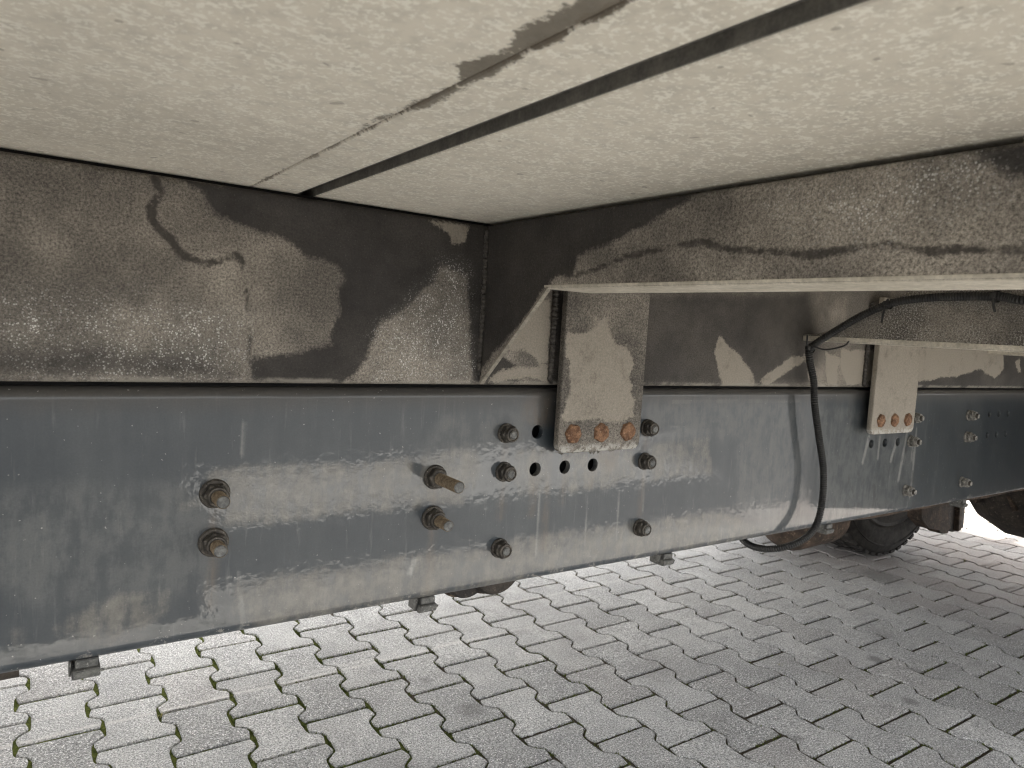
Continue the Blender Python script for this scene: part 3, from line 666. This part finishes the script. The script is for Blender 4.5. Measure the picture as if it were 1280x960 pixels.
# ---- shear plates bolted to the rail
def hexbolt_bm(r=.0142, h=.0120, seed=0):
    bm = bmesh.new()
    lathe(bm, [(0, .0175), (.0022, .0177), (.0032, .0168)], 28, TOCAM, 1)
    lathe(bm, [(.0024, r*.80), (.0026, r*.86), (h, r*.86), (h+.0022, r*.80), (h+.0026, r*.6)], 30, TOCAM, 0, hexes=(1, 2), ang0=seed)
    rr = random.Random(seed*10+1)
    for v in bm.verts:
        if v.co.y < -.002: v.co += Vector((rr.gauss(0, .00035), rr.gauss(0, .00035), rr.gauss(0, .00035)))
    return bm
def plate(x0, x1, z0, z1, lean, mats, chans, label):
    bm = bmesh.new(); t = .0105; c = .012; n = 5
    pts = [(x0, z1), (x0, z0+c)] + [(x0+c-c*math.cos(a), z0+c-c*math.sin(a)) for a in [math.pi/2*k/n for k in range(1, n)]] + [(x0+c, z0), (x1-c, z0)] + [(x1-c+c*math.sin(a), z0+c-c*math.cos(a)) for a in [math.pi/2*k/n for k in range(1, n)]] + [(x1, z0+c), (x1, z1)]
    xs = axis_pts((x0, x1, .005)); zs_ = axis_pts((z0, z1, .005))
    ya = RY-.0035
    V = [(x, ya-t, z) for x in xs for z in zs_]
    def cl(x, z):
        for cxx in (x0+c, x1-c):
            if z < z0+c and ((cxx == x0+c and x < cxx) or (cxx == x1-c and x > cxx)):
                dx, dz = x-cxx, z-(z0+c); m = max(abs(dx), abs(dz)); L = math.hypot(dx, dz) or 1
                return cxx+dx/L*m, z0+c+dz/L*m
        return x, z
    V = [(cl(x, z)[0], y, cl(x, z)[1]) for x, y, z in V]
    m = len(zs_); F = [(i*m+j, i*m+j+1, (i+1)*m+j+1, (i+1)*m+j) for i in range(len(xs)-1) for j in range(m-1)]
    me = bpy.data.meshes.new('mounting_plate'); me.from_pydata(V, [], F)
    add_attrs(me, 0, 2, chans)
    o = from_me('mounting_plate', me, mats, truck, label=label)
    md = o.modifiers.new('thickness', 'SOLIDIFY'); md.thickness = t; md.offset = -1
    md = o.modifiers.new('bevel', 'BEVEL'); md.width = .0016; md.segments = 2; md.limit_method = 'ANGLE'; md.angle_limit = math.radians(50)
    return o
p1 = plate(.5755, .7225, GZ-.1595, GZ+.10, 0, M_plate, dict(light=SH['plate_light']), 'wide bolted mounting plate with three rusty bolts, nearest the slanted gusset')
p2 = plate(1.329, 1.487, GZ-.1605, GZ+.10, 0, M_plate, dict(light=[[(1.3, .7), (1.6, .7), (1.6, 1.2), (1.3, 1.2)]]), 'far bolted mounting plate with three rusty bolts, behind the cable')
bmeshes = []
for k in range(3):
    tmp = from_bm('rusty_bolt', hexbolt_bm(seed=k*.37+.1), [M_rust, M_plate], p1 if k < 3 else None); bmeshes.append(tmp)
    tmp.location = (.5995+.049*k, RY-.014, HZ[0])
for k in range(3):
    c = bmeshes[k].copy(); link(c, p2); c.location = (1.3590+.05*k, RY-.014, HZ[0])
for pl_, xw in ((p1, .5755), (p2, 1.329)):
    weld([(xw-.002, RY-.002, GZ+.09), (xw-.0025, RY-.003, GZ+.02), (xw-.002, RY-.002, SBOT+.004)], pl_, .0040)
    weld([(xw+.1485+.001, RY-.003, GZ+.09), (xw+.1495, RY-.003, SBOT+.006)], pl_, .0022, M_memb)
# crusts of dirt hanging on the plate's lower edge
def crust(x0, x1, z, y, parent, seed, amp=.006):
    rr = random.Random(seed); V, F = [], []; n = int((x1-x0)/.002); tops = []
    h = 0
    for k in range(n+1):
        h = .8*h+rr.gauss(0, .0016); x = x0+(x1-x0)*k/n; e = math.sin(math.pi*k/n)**.4
        V += [(x, y, z+.002+abs(h)*.4), (x, y-.0012-abs(h)*.3, z-.001), (x, y+.003, z-.0015-abs(h)*e*1.2)]
    for k in range(n):
        for q in (0, 1): F.append((3*k+q, 3*k+q+1, 3*k+3+q+1, 3*k+3+q))
    me = bpy.data.meshes.new('dirt_crust'); me.from_pydata(V, [], F); o = from_me('dirt_crust', me, M_nutpale, parent); o['kind'] = 'stuff'
crust(.584, .716, GZ-.1590, RY-.0135, p1, 5)

# ---- nuts on the rail
def nut_bm(thread_len, flange=.0128, hexr=.0103, collar=True, rod=.0056, tilt=0):
    bm = bmesh.new()
    lathe(bm, [(0, flange), (.0022, flange), (.0034, flange*.93), (.0036, hexr)], 28, TOCAM, 0)
    h = .0125
    lathe(bm, [(.0030, hexr*.98), (.0042, hexr), (h-.0015, hexr), (h, hexr*.93), (h+.0002, hexr*.8)], 36, TOCAM, 0, hexes=(1, 2), ang0=tilt)
    if collar:
        lathe(bm, [(h-.001, hexr*.93), (h+.0028, hexr*.93), (h+.0042, hexr*.86), (h+.0045, hexr*.72), (h+.0036, hexr*.66)], 28, TOCAM, 0)
        h += .0040
    # thread
    prof = [(h-.002, rod)]; z = h-.001; pitch = .0017
    while z < h+thread_len-.002:
        prof += [(z, rod), (z+pitch*.35, rod*.90), (z+pitch*.65, rod*.90)]; z += pitch
    prof += [(z, rod), (z+.0003, rod*.97)]
    lathe(bm, prof, 20, TOCAM, 1)
    lathe(bm, [(z, rod*.96), (z+.0008, rod*.88), (z+.0013, rod*.78), (z+.0008, rod*.6)], 20, TOCAM, 2)
    return bm
def put_nut(x, z, T, mats, **k):
    o = from_bm('hex_nut', nut_bm(T, **k), mats, rail); o.location = (x, RY, z); return o
std = [M_nut, M_nut, M_tip]; studm = [M_nut, M_thread, M_tip]; pale = [M_nut, M_nutpale, M_nutpale]
a = put_nut(.5095, HZ[0], .0022, [M_nut, M_nutpale, M_tip])
def cp(src, x, z, rot=0, mats=None):
    o = src.copy(); link(o, rail); o.location = (x, RY, z); o.rotation_euler = (0, rot, 0); return o
cp(a, .5095, HZ[1], .3); cp(a, .5095, HZ[3], .7)
cp(a, .7595, HZ[0], .5); cp(a, .7595, HZ[1], .1); cp(a, .7595, HZ[3], .9)
b_ = put_nut(1.5285, HZ[0], .0045, [M_nutpale, M_nut, M_nutpale], flange=.0125, hexr=.0102)
cp(b_, 1.5285, HZ[1], .2); cp(b_, 1.5295, GZ-.2885, .4); cp(b_, 1.7785, HZ[0], .3); cp(b_, 1.7785, HZ[1], .6); cp(b_, 1.7790, GZ-.2885, .2)
s1 = put_nut(.1595, HZ[1], .023, studm, flange=.0148, hexr=.0108, collar=True, rod=.0068)
s2 = put_nut(.1595, HZ[2], .018, studm, flange=.0148, hexr=.0108, collar=True, rod=.0068, tilt=.4)
s3 = put_nut(.4095, HZ[1], .047, studm, flange=.0148, hexr=.0112, collar=False, rod=.0072, tilt=.2)
s4 = put_nut(.4095, HZ[2], .024, studm, flange=.0148, hexr=.0112, collar=True, rod=.0068, tilt=.5)
for o in (s1, s2, s3, s4): o['label'] = 'long rusty threaded stud with a nut on the frame rail'

# ---- clips hooked on the lower flange of the rail
bm = bmesh.new(); z = RBOT
prism(bm, [(RY+.006, z), (RY+.030, z), (RY+.030, z-.012), (RY+.010, z-.014), (RY+.006, z-.010)], 'x', -.013, .013)
prism(bm, [(RY+.003, z-.0125), (RY+.010, z-.0105), (RY+.034, z-.0125), (RY+.034, z-.024), (RY+.006, z-.0245), (RY+.003, z-.021)], 'x', -.0165, .0150)
prism(bm, [(RY+.008, z-.001), (RY+.030, z-.001), (RY+.032, z-.0235), (RY+.012, z-.0235)], 'x', -.0195, -.0170)
prism(bm, [(RY+.004, z-.014), (RY+.008, z-.016), (RY+.008, z-.020), (RY+.004, z-.018)], 'x', .015, .019)
bmesh.ops.bevel(bm, geom=list(bm.edges), offset=.0009, segments=2, affect='EDGES')
for v in bm.verts: v.co.x *= .74; v.co.z = RBOT+(v.co.z-RBOT)*.76
clip = from_bm('flange_clip', bm, M_clip, rail); clip.location = (.051, 0, .0)
for x, rz in ((.413, 0), (.834, 0), (1.272, 0), (1.822, 0)):
    c = clip.copy(); link(c, rail); c.location = (x, .0, 0)

# ---- corrugated conduit and its ties
path = [(1.842, .430, GZ+.100), (1.5, .425, GZ+.080)]
path = [(1.1165, .20, GZ+.068), (1.1165, .33, GZ+.073), (1.1165, .416, GZ+.079), (1.1165, .448, GZ+.0845), (1.1165, .497, GZ+.0845), (1.1165, .541, GZ+.083), (1.1165, .594, GZ+.0755), (1.1155, .640, GZ+.056), (1.1145, .690, GZ+.025), (1.114, .7265, GZ-.002), (1.120, .732, GZ-.022),
        (1.134, .729, GZ-.060), (1.140, .727, GZ-.100), (1.160, .725, GZ-.160), (1.182, .724, GZ-.222), (1.184, .723, GZ-.285), (1.166, .722, GZ-.324), (1.135, .728, GZ-.345), (1.105, .750, GZ-.360), (1.090, .785, GZ-.366), (1.100, .825, GZ-.360), (1.13, .87, GZ-.335)]
P = spline(path, .00095)
bm = bmesh.new(); tube(bm, P, lambda i: (.0061, .0063, .0061, .0046)[i % 4], 12)
cond = from_bm('corrugated_conduit', bm, M_cond, truck, angle=80, label='black corrugated cable conduit tied to the crossmember and hanging across the rail')
def tie(y, z, x=1.1165, tail=(0, .004, -.03)):
    bm = bmesh.new()
    for i in range(20):
        a0, a1 = 2*math.pi*i/20, 2*math.pi*(i+1)/20
        q = [(x+.0085*math.cos(a), y+dy, z+.0085*math.sin(a)) for a, dy in ((a0, -.0022), (a1, -.0022), (a1, .0022), (a0, .0022))]
        bm.faces.new([bm.verts.new(p) for p in q])
    box(bm, x-.013, x-.007, y-.0035, y+.0035, z-.003, z+.004, bev=.0008)
    tube(bm, spline([(x-.010, y, z), (x-.012+tail[0]*.5, y+tail[1]*.4, z+tail[2]*.5), (x-.010+tail[0], y+tail[1], z+tail[2])], .003), .0016, 6)
    return from_bm('cable_tie', bm, M_cond, cond)
tie(.601, GZ+.0735); tie(.452, GZ+.0845, tail=(0, -.004, -.022)); tie(.7265, GZ-.003, x=1.114, tail=(-.004, .0, .022))
bm = bmesh.new()           # loose loop of the lowest tie round the crossmember's corner
tube(bm, spline([(1.108, .720, GZ+.000), (1.116, .700, GZ-.004), (1.121, .672, GZ+.004), (1.122, .665, GZ+.012)], .003), .0014, 6)
from_bm('cable_tie', bm, M_cond, cond)

# ---- hoses sagging behind the rail
def chamber(x, y, z, r, label):
    bm = bmesh.new(); M = Matrix.Translation((x, y, z)) @ Matrix.Rotation(-math.pi/2, 4, 'X')
    lathe(bm, [(0, r*.90), (.004, r*.97), (.010, r), (.014, r), (.016, r*.95), (.030, r*.95), (.032, r), (.038, r), (.050, r*.85), (.056, r*.5)], 40, M, 0)
    o = from_bm('brake_chamber', bm, M_underdark, truck, label=label)
    bm = bmesh.new(); tube(bm, [(x+(r+.0015)*math.cos(2*math.pi*k/36), y+.024, z+(r+.0015)*math.sin(2*math.pi*k/36)) for k in range(36)], .0028, 6)
    from_bm('clamp_band', bm, M_under, o)
chamber(.523, .84, RBOT-.015, .0365, 'dark round brake chamber peeking out under the rail, left of a pair')
chamber(.566, .83, RBOT-.004, .0460, 'dark round brake chamber peeking out under the rail, right of a pair')
bm = bmesh.new(); tube(bm, [(-.6, .80, RBOT-.012), (-.2, .80, RBOT-.014), (-.002, .80, RBOT-.013)], .011, 14)
from_bm('air_hose', bm, M_underdark, truck, label='dark pipe end under the rail at the left edge')

# ================================================================ running gear beyond the rail
AX, AZ = 3.42, .52
def wheel(yin, side, name='wheel', rot=0):
    """side=+1: tyre lies from yin outwards to +Y; its dish looks to -Y"""
    root = bpy.data.objects.new(name, None); root.location = (AX, yin, AZ); link(root, truck); root.empty_display_size = .1
    MY = Matrix.Rotation(-math.pi/2*side, 4, 'X')     # local z -> +Y*side
    W, R = .25, AZ
    bm = bmesh.new()
    lathe(bm, [(.020, R-.150), (.006, R-.128), (.0, R-.090), (.002, R-.060), (.012, R-.028), (.026, R-.010), (.050, R-.002), (W/2, R), (W-.05, R-.002), (W-.026, R-.010), (W-.012, R-.028), (W, R-.07), (W-.008, R-.13), (W-.02, R-.150)], 72, MY, 0, cap=False)
    # raised ribs on the wall
    lathe(bm, [(.0015, R-.058), (-.0015, R-.056), (-.0015, R-.052), (.004, R-.050)], 72, MY, 0, cap=False)
    t = from_bm('tyre', bm, M_tyre, root, angle=40)
    bm = bmesh.new()
    for k in range(54):                    # tread lugs in four rows
        for j, (a, b) in enumerate(((.018, .066), (.076, .118), (.132, .174), (.184, .232))):
            M = Matrix.Rotation(2*math.pi*(k+.5*(j % 2))/54, 4, 'Y') 
            r0, r1 = R-.014, R+.003 if 0 < j < 3 else R+.0015
            wv = .019
            y0, y1 = (a, b) if side > 0 else (-b, -a)
            vs = [bm.verts.new(M @ Vector(p)) for p in ((-wv, y0, -r0), (wv, y0, -r0), (wv, y1, -r0), (-wv, y1, -r0), (-wv*.85, y0+.002, -r1), (wv*.85, y0+.002, -r1), (wv*.85, y1-.002, -r1), (-wv*.85, y1-.002, -r1))]
            for f in ((4, 5, 6, 7), (0, 1, 5, 4), (1, 2, 6, 5), (2, 3, 7, 6), (3, 0, 4, 7)): bm.faces.new([vs[q] for q in f])
    tr = from_bm('tread', bm, M_tyre, root, smooth=False)
    bm = bmesh.new(); rr = R-.148
    prof = [(.010, rr+.010), (.004, rr+.002), (.010, rr-.012), (.030, rr-.020), (.050, rr-.030), (.062, rr-.060), (.052, rr-.120), (.050, .085), (.02, .08), (.015, .03)]
    lathe(bm, prof, 60, MY, 0)
    rim = from_bm('rim', bm, M_rim, root)
    for k in range(8):
        a = 2*math.pi*(k+.35)/8; bmh = bmesh.new()
        lathe(bmh, [(-.004, .030), (-.0038, .024), (.02, .022)], 16, MY, 0)
        h = from_bm('hand_hole', bmh, M_hole, root)
        h.location = ((rr-.085)*math.cos(a), side*.052, (rr-.085)*math.sin(a)); h.scale = (1, 1, 1)
    root.rotation_euler = (0, rot, 0)
    return root
def shade_mudguard(y0, y1):  # unseen guards added over the wheels to shade the ground
    bm = bmesh.new(); A = [(AX+(AZ+.10+t)*math.cos(a), AZ+(AZ+.06+t)*math.sin(a)) for t, rg in ((0, range(19)), (.012, range(18, -1, -1))) for a in [math.radians(12+156*k/18) for k in rg]]
    A = [(x, min(z, .93)) for x, z in A]; prism(bm, A, 'y', y0, y1)
    from_bm('shade_mudguard', bm, M_clip, truck, angle=40)
shade_mudguard(-.02, .66); shade_mudguard(1.68, 2.36)
bm = bmesh.new(); box(bm, 2.33, 2.72, .02, .55, .40, .90, bev=.02); sb = from_bm('shade_box', bm, M_clip, truck)  # unseen box added to shade the ground and darken the rail's far end
bm = bmesh.new(); box(bm, 2.36, 2.69, .006, .0195, .44, .86, bev=.006); from_bm('shade_box_lid', bm, M_clip, sb)
bm = bmesh.new(); box(bm, 2.49, 2.56, -.008, .0058, .52, .55, bev=.004); from_bm('shade_box_catch', bm, M_nut, sb)
wheel(1.715, 1); wheel(2.03, 1); wheel(.625, -1); wheel(.31, -1)
# axle with differential housing
bm = bmesh.new()
MYf = Matrix.Rotation(-math.pi/2, 4, 'X')
lathe(bm, [(-.50, .062), (-.34, .066), (-.25, .085), (-.22, .170), (-.15, .250), (-.05, .295), (.05, .295), (.15, .250), (.22, .170), (.25, .085), (.40, .066), (.58, .062)], 40, Matrix.Translation((AX, 1.17, AZ+.02)) @ MYf, 0)
rr = random.Random(9)
for v in bm.verts: v.co += Vector((rr.gauss(0, .0012), 0, rr.gauss(0, .0012)))
axle = from_bm('rear_axle', bm, M_underdark, truck, label='dark greasy rear axle with its round differential housing')
bm = bmesh.new()                    # pinion nose with ribs, pointing forward
MX = Matrix.Rotation(-math.pi/2, 4, 'Y')
lathe(bm, [(.10, .17), (.17, .155), (.22, .12), (.23, .128), (.245, .128), (.25, .10), (.33, .08), (.335, .095), (.36, .095), (.365, .05)], 32, Matrix.Translation((AX, 1.20, AZ+.02)) @ MX, 0)
for k in range(10):
    a = 2*math.pi*k/10
    lathe(bm, [(.245, .013), (.262, .013), (.264, .009)], 8, Matrix.Translation((AX, 1.20+.118*math.cos(a), AZ+.02+.118*math.sin(a))) @ MX, 0)
for k in range(7):
    a = 2*math.pi*k/7; M = Matrix.Translation((AX-.20, 1.20, AZ+.02)) @ Matrix.Rotation(a, 4, 'X')
    vs = bmesh.ops.create_cube(bm, size=1, matrix=M @ Matrix.Translation((0, 0, .135)) @ Matrix.Diagonal((.16, .012, .06, 1)))
from_bm('pinion_housing', bm, M_under, axle, label='rust brown ribbed pinion housing')
bm = bmesh.new()
tube(bm, [(1.30, 1.17, GZ-.465), (1.9, 1.17, GZ-.47), (AX-.42, 1.19, AZ+.05)], .040, 24)
tube(bm, [(1.70, 1.17, GZ-.475), (1.73, 1.17, GZ-.475), (1.76, 1.17, GZ-.475), (1.92, 1.17, GZ-.475), (1.97, 1.17, GZ-.475)], lambda i: (.045, .080, .094, .090, .045)[i], 24)
from_bm('propeller_shaft', bm, M_under, truck, label='rust brown propeller shaft with a thick joint below the conduit')
# far leaf spring with hanger brackets and clamp bolts
spring = bpy.data.objects.new('leaf_spring', None); spring.location = (AX, 1.585, AZ); link(spring, truck); spring['label'] = 'rusty leaf spring pack below the far rail'
for k in range(6):
    L = .60-.08*k; zc = -.085-.0125*k
    bm = bmesh.new(); n = 14
    for i in range(n):
        xa_, xb_ = -L+2*L*i/n, -L+2*L*(i+1)/n
        za, zb_ = zc+.16*(xa_/.6)**2*.8, zc+.16*(xb_/.6)**2*.8
        vs = [bm.verts.new(p) for p in ((xa_, -.035, za), (xb_, -.035, zb_), (xb_, .035, zb_), (xa_, .035, za), (xa_, -.035, za+.011), (xb_, -.035, zb_+.011), (xb_, .035, zb_+.011), (xa_, .035, za+.011))]
        for f in ((0, 3, 2, 1), (4, 5, 6, 7), (0, 1, 5, 4), (2, 3, 7, 6)): bm.faces.new([vs[q] for q in f])
    from_bm('spring_leaf', bm, M_under, spring, smooth=False)
bm = bmesh.new(); box(bm, -.10, .10, -.06, .06, -.180, -.160, bev=.003); from_bm('clamp_plate', bm, M_underdark, spring)
for sx in (-.075, .075):
    for sy in (-.048, .048):
        bm = bmesh.new(); lathe(bm, [(-.235, .007), (-.234, .008), (-.06, .008)], 12, Matrix.Translation((sx, sy, 0))); lathe(bm, [(-.205, .013), (-.181, .013)], 12, Matrix.Translation((sx, sy, 0)), hexes=(0, 1)); from_bm('clamp_bolt', bm, M_under, spring)
def blocker_tank(y, x0, x1, z, r_t):  # unseen tanks added to cast shade on the paving below
    bm = bmesh.new(); M = Matrix.Translation((x0, y, z)) @ Matrix.Rotation(math.pi/2, 4, 'Y'); L = x1-x0
    lathe(bm, [(0, r_t*.25), (.012, r_t*.65), (.035, r_t*.92), (.06, r_t), (L-.06, r_t), (L-.035, r_t*.92), (L-.012, r_t*.65), (L, r_t*.25)], 32, M, 0)
    o = from_bm('shade_tank', bm, M_underdark, truck)
    for xs_ in (x0+.14, x1-.14):
        bm = bmesh.new(); lathe(bm, [(0, r_t+.001), (0, r_t+.004), (.03, r_t+.004), (.03, r_t+.001)], 32, Matrix.Translation((xs_, y, z)) @ Matrix.Rotation(math.pi/2, 4, 'Y'), 0, cap=False)
        from_bm('shade_tank_strap', bm, M_clip, o)
blocker_tank(1.36, 2.30, 3.02, GZ-.475, .120); blocker_tank(.98, 2.35, 2.95, GZ-.335, .090)
# brackets hanging below the far rail, seen just under the near one
def bracket(pts, y0, y1, mat, label=None, lipx=None):
    bm = bmesh.new(); prism(bm, pts, 'y', y0, y1); bmesh.ops.bevel(bm, geom=list(bm.edges), offset=.003, segments=2, affect='EDGES')
    return from_bm('hanger_bracket', bm, mat, truck, label=label)
bracket([(3.20, GZ-.60), (3.47, GZ-.60), (3.475, GZ-.77), (3.50, GZ-.775), (3.485, GZ-.812), (3.42, GZ-.805), (3.40, GZ-.785), (3.30, GZ-.77), (3.22, GZ-.72)], 1.50, 1.56, M_under, 'rusty stepped hanger bracket left of the dark flap')
bracket([(3.50, GZ-.60), (3.66, GZ-.60), (3.68, GZ-.835), (3.65, GZ-.838), (3.50, GZ-.79)], 1.55, 1.575, M_underdark, 'dark hanger bracket with a rusty edge')
bracket([(3.655, GZ-.60), (3.825, GZ-.60), (3.838, GZ-.850), (3.70, GZ-.835)], 1.585, 1.60, M_underdark, 'dark rectangular flap hanging below the frame')
bracket([(3.63, GZ-.60), (3.665, GZ-.60), (3.685, GZ-.825), (3.655, GZ-.832)], 1.53, 1.58, M_under)
# brown ledge (spring seat and pipes) right behind the near rail's lower edge
bm = bmesh.new()
tube(bm, spline([(1.25, .835, RBOT-.026), (1.6, .835, RBOT-.031), (2.0, .84, RBOT-.034), (2.4, .84, RBOT-.033), (2.9, .84, RBOT-.02)], .03), lambda i: .0065+.0015*math.sin(i*.7), 10)
from_bm('brake_pipe', bm, M_under, truck, label='rust brown pipe running just below the rail')
rr = random.Random(2)
for (x, y, s_) in ((1.30, .86, .020), (1.37, .87, .016), (1.52, .87, .018), (1.66, .87, .014)):
    bm = bmesh.new()
    q = bmesh.ops.create_icosphere(bm, subdivisions=2, radius=s_, matrix=Matrix.Translation((x, y, RBOT-.030)) @ Matrix.Diagonal((1.6, .8, .7, 1)))
    for v in q['verts']: v.co += Vector((rr.gauss(0, .0015), rr.gauss(0, .0015), rr.gauss(0, .0015)))
    from_bm('pipe_fitting', bm, M_underdark, truck, label='lumpy dirty pipe fitting below the rail')
# far chassis rail closing the frame
bm = bmesh.new()
prism(bm, [(1.58, RTOP), (1.655, RTOP), (1.655, RBOT), (1.58, RBOT), (1.58, RBOT+.007), (1.648, RBOT+.007), (1.648, RTOP-.007), (1.58, RTOP-.007)], 'x', XMIN+.1, XMAX-.1)
from_bm('far_rail', bm, M_rail, truck, smooth=False)
bm = bmesh.new(); box(bm, XMIN+.1, XMAX-.1, 1.595, 1.655, SBOT, STOP); from_bm('far_subframe_beam', bm, M_memb, truck, smooth=False)
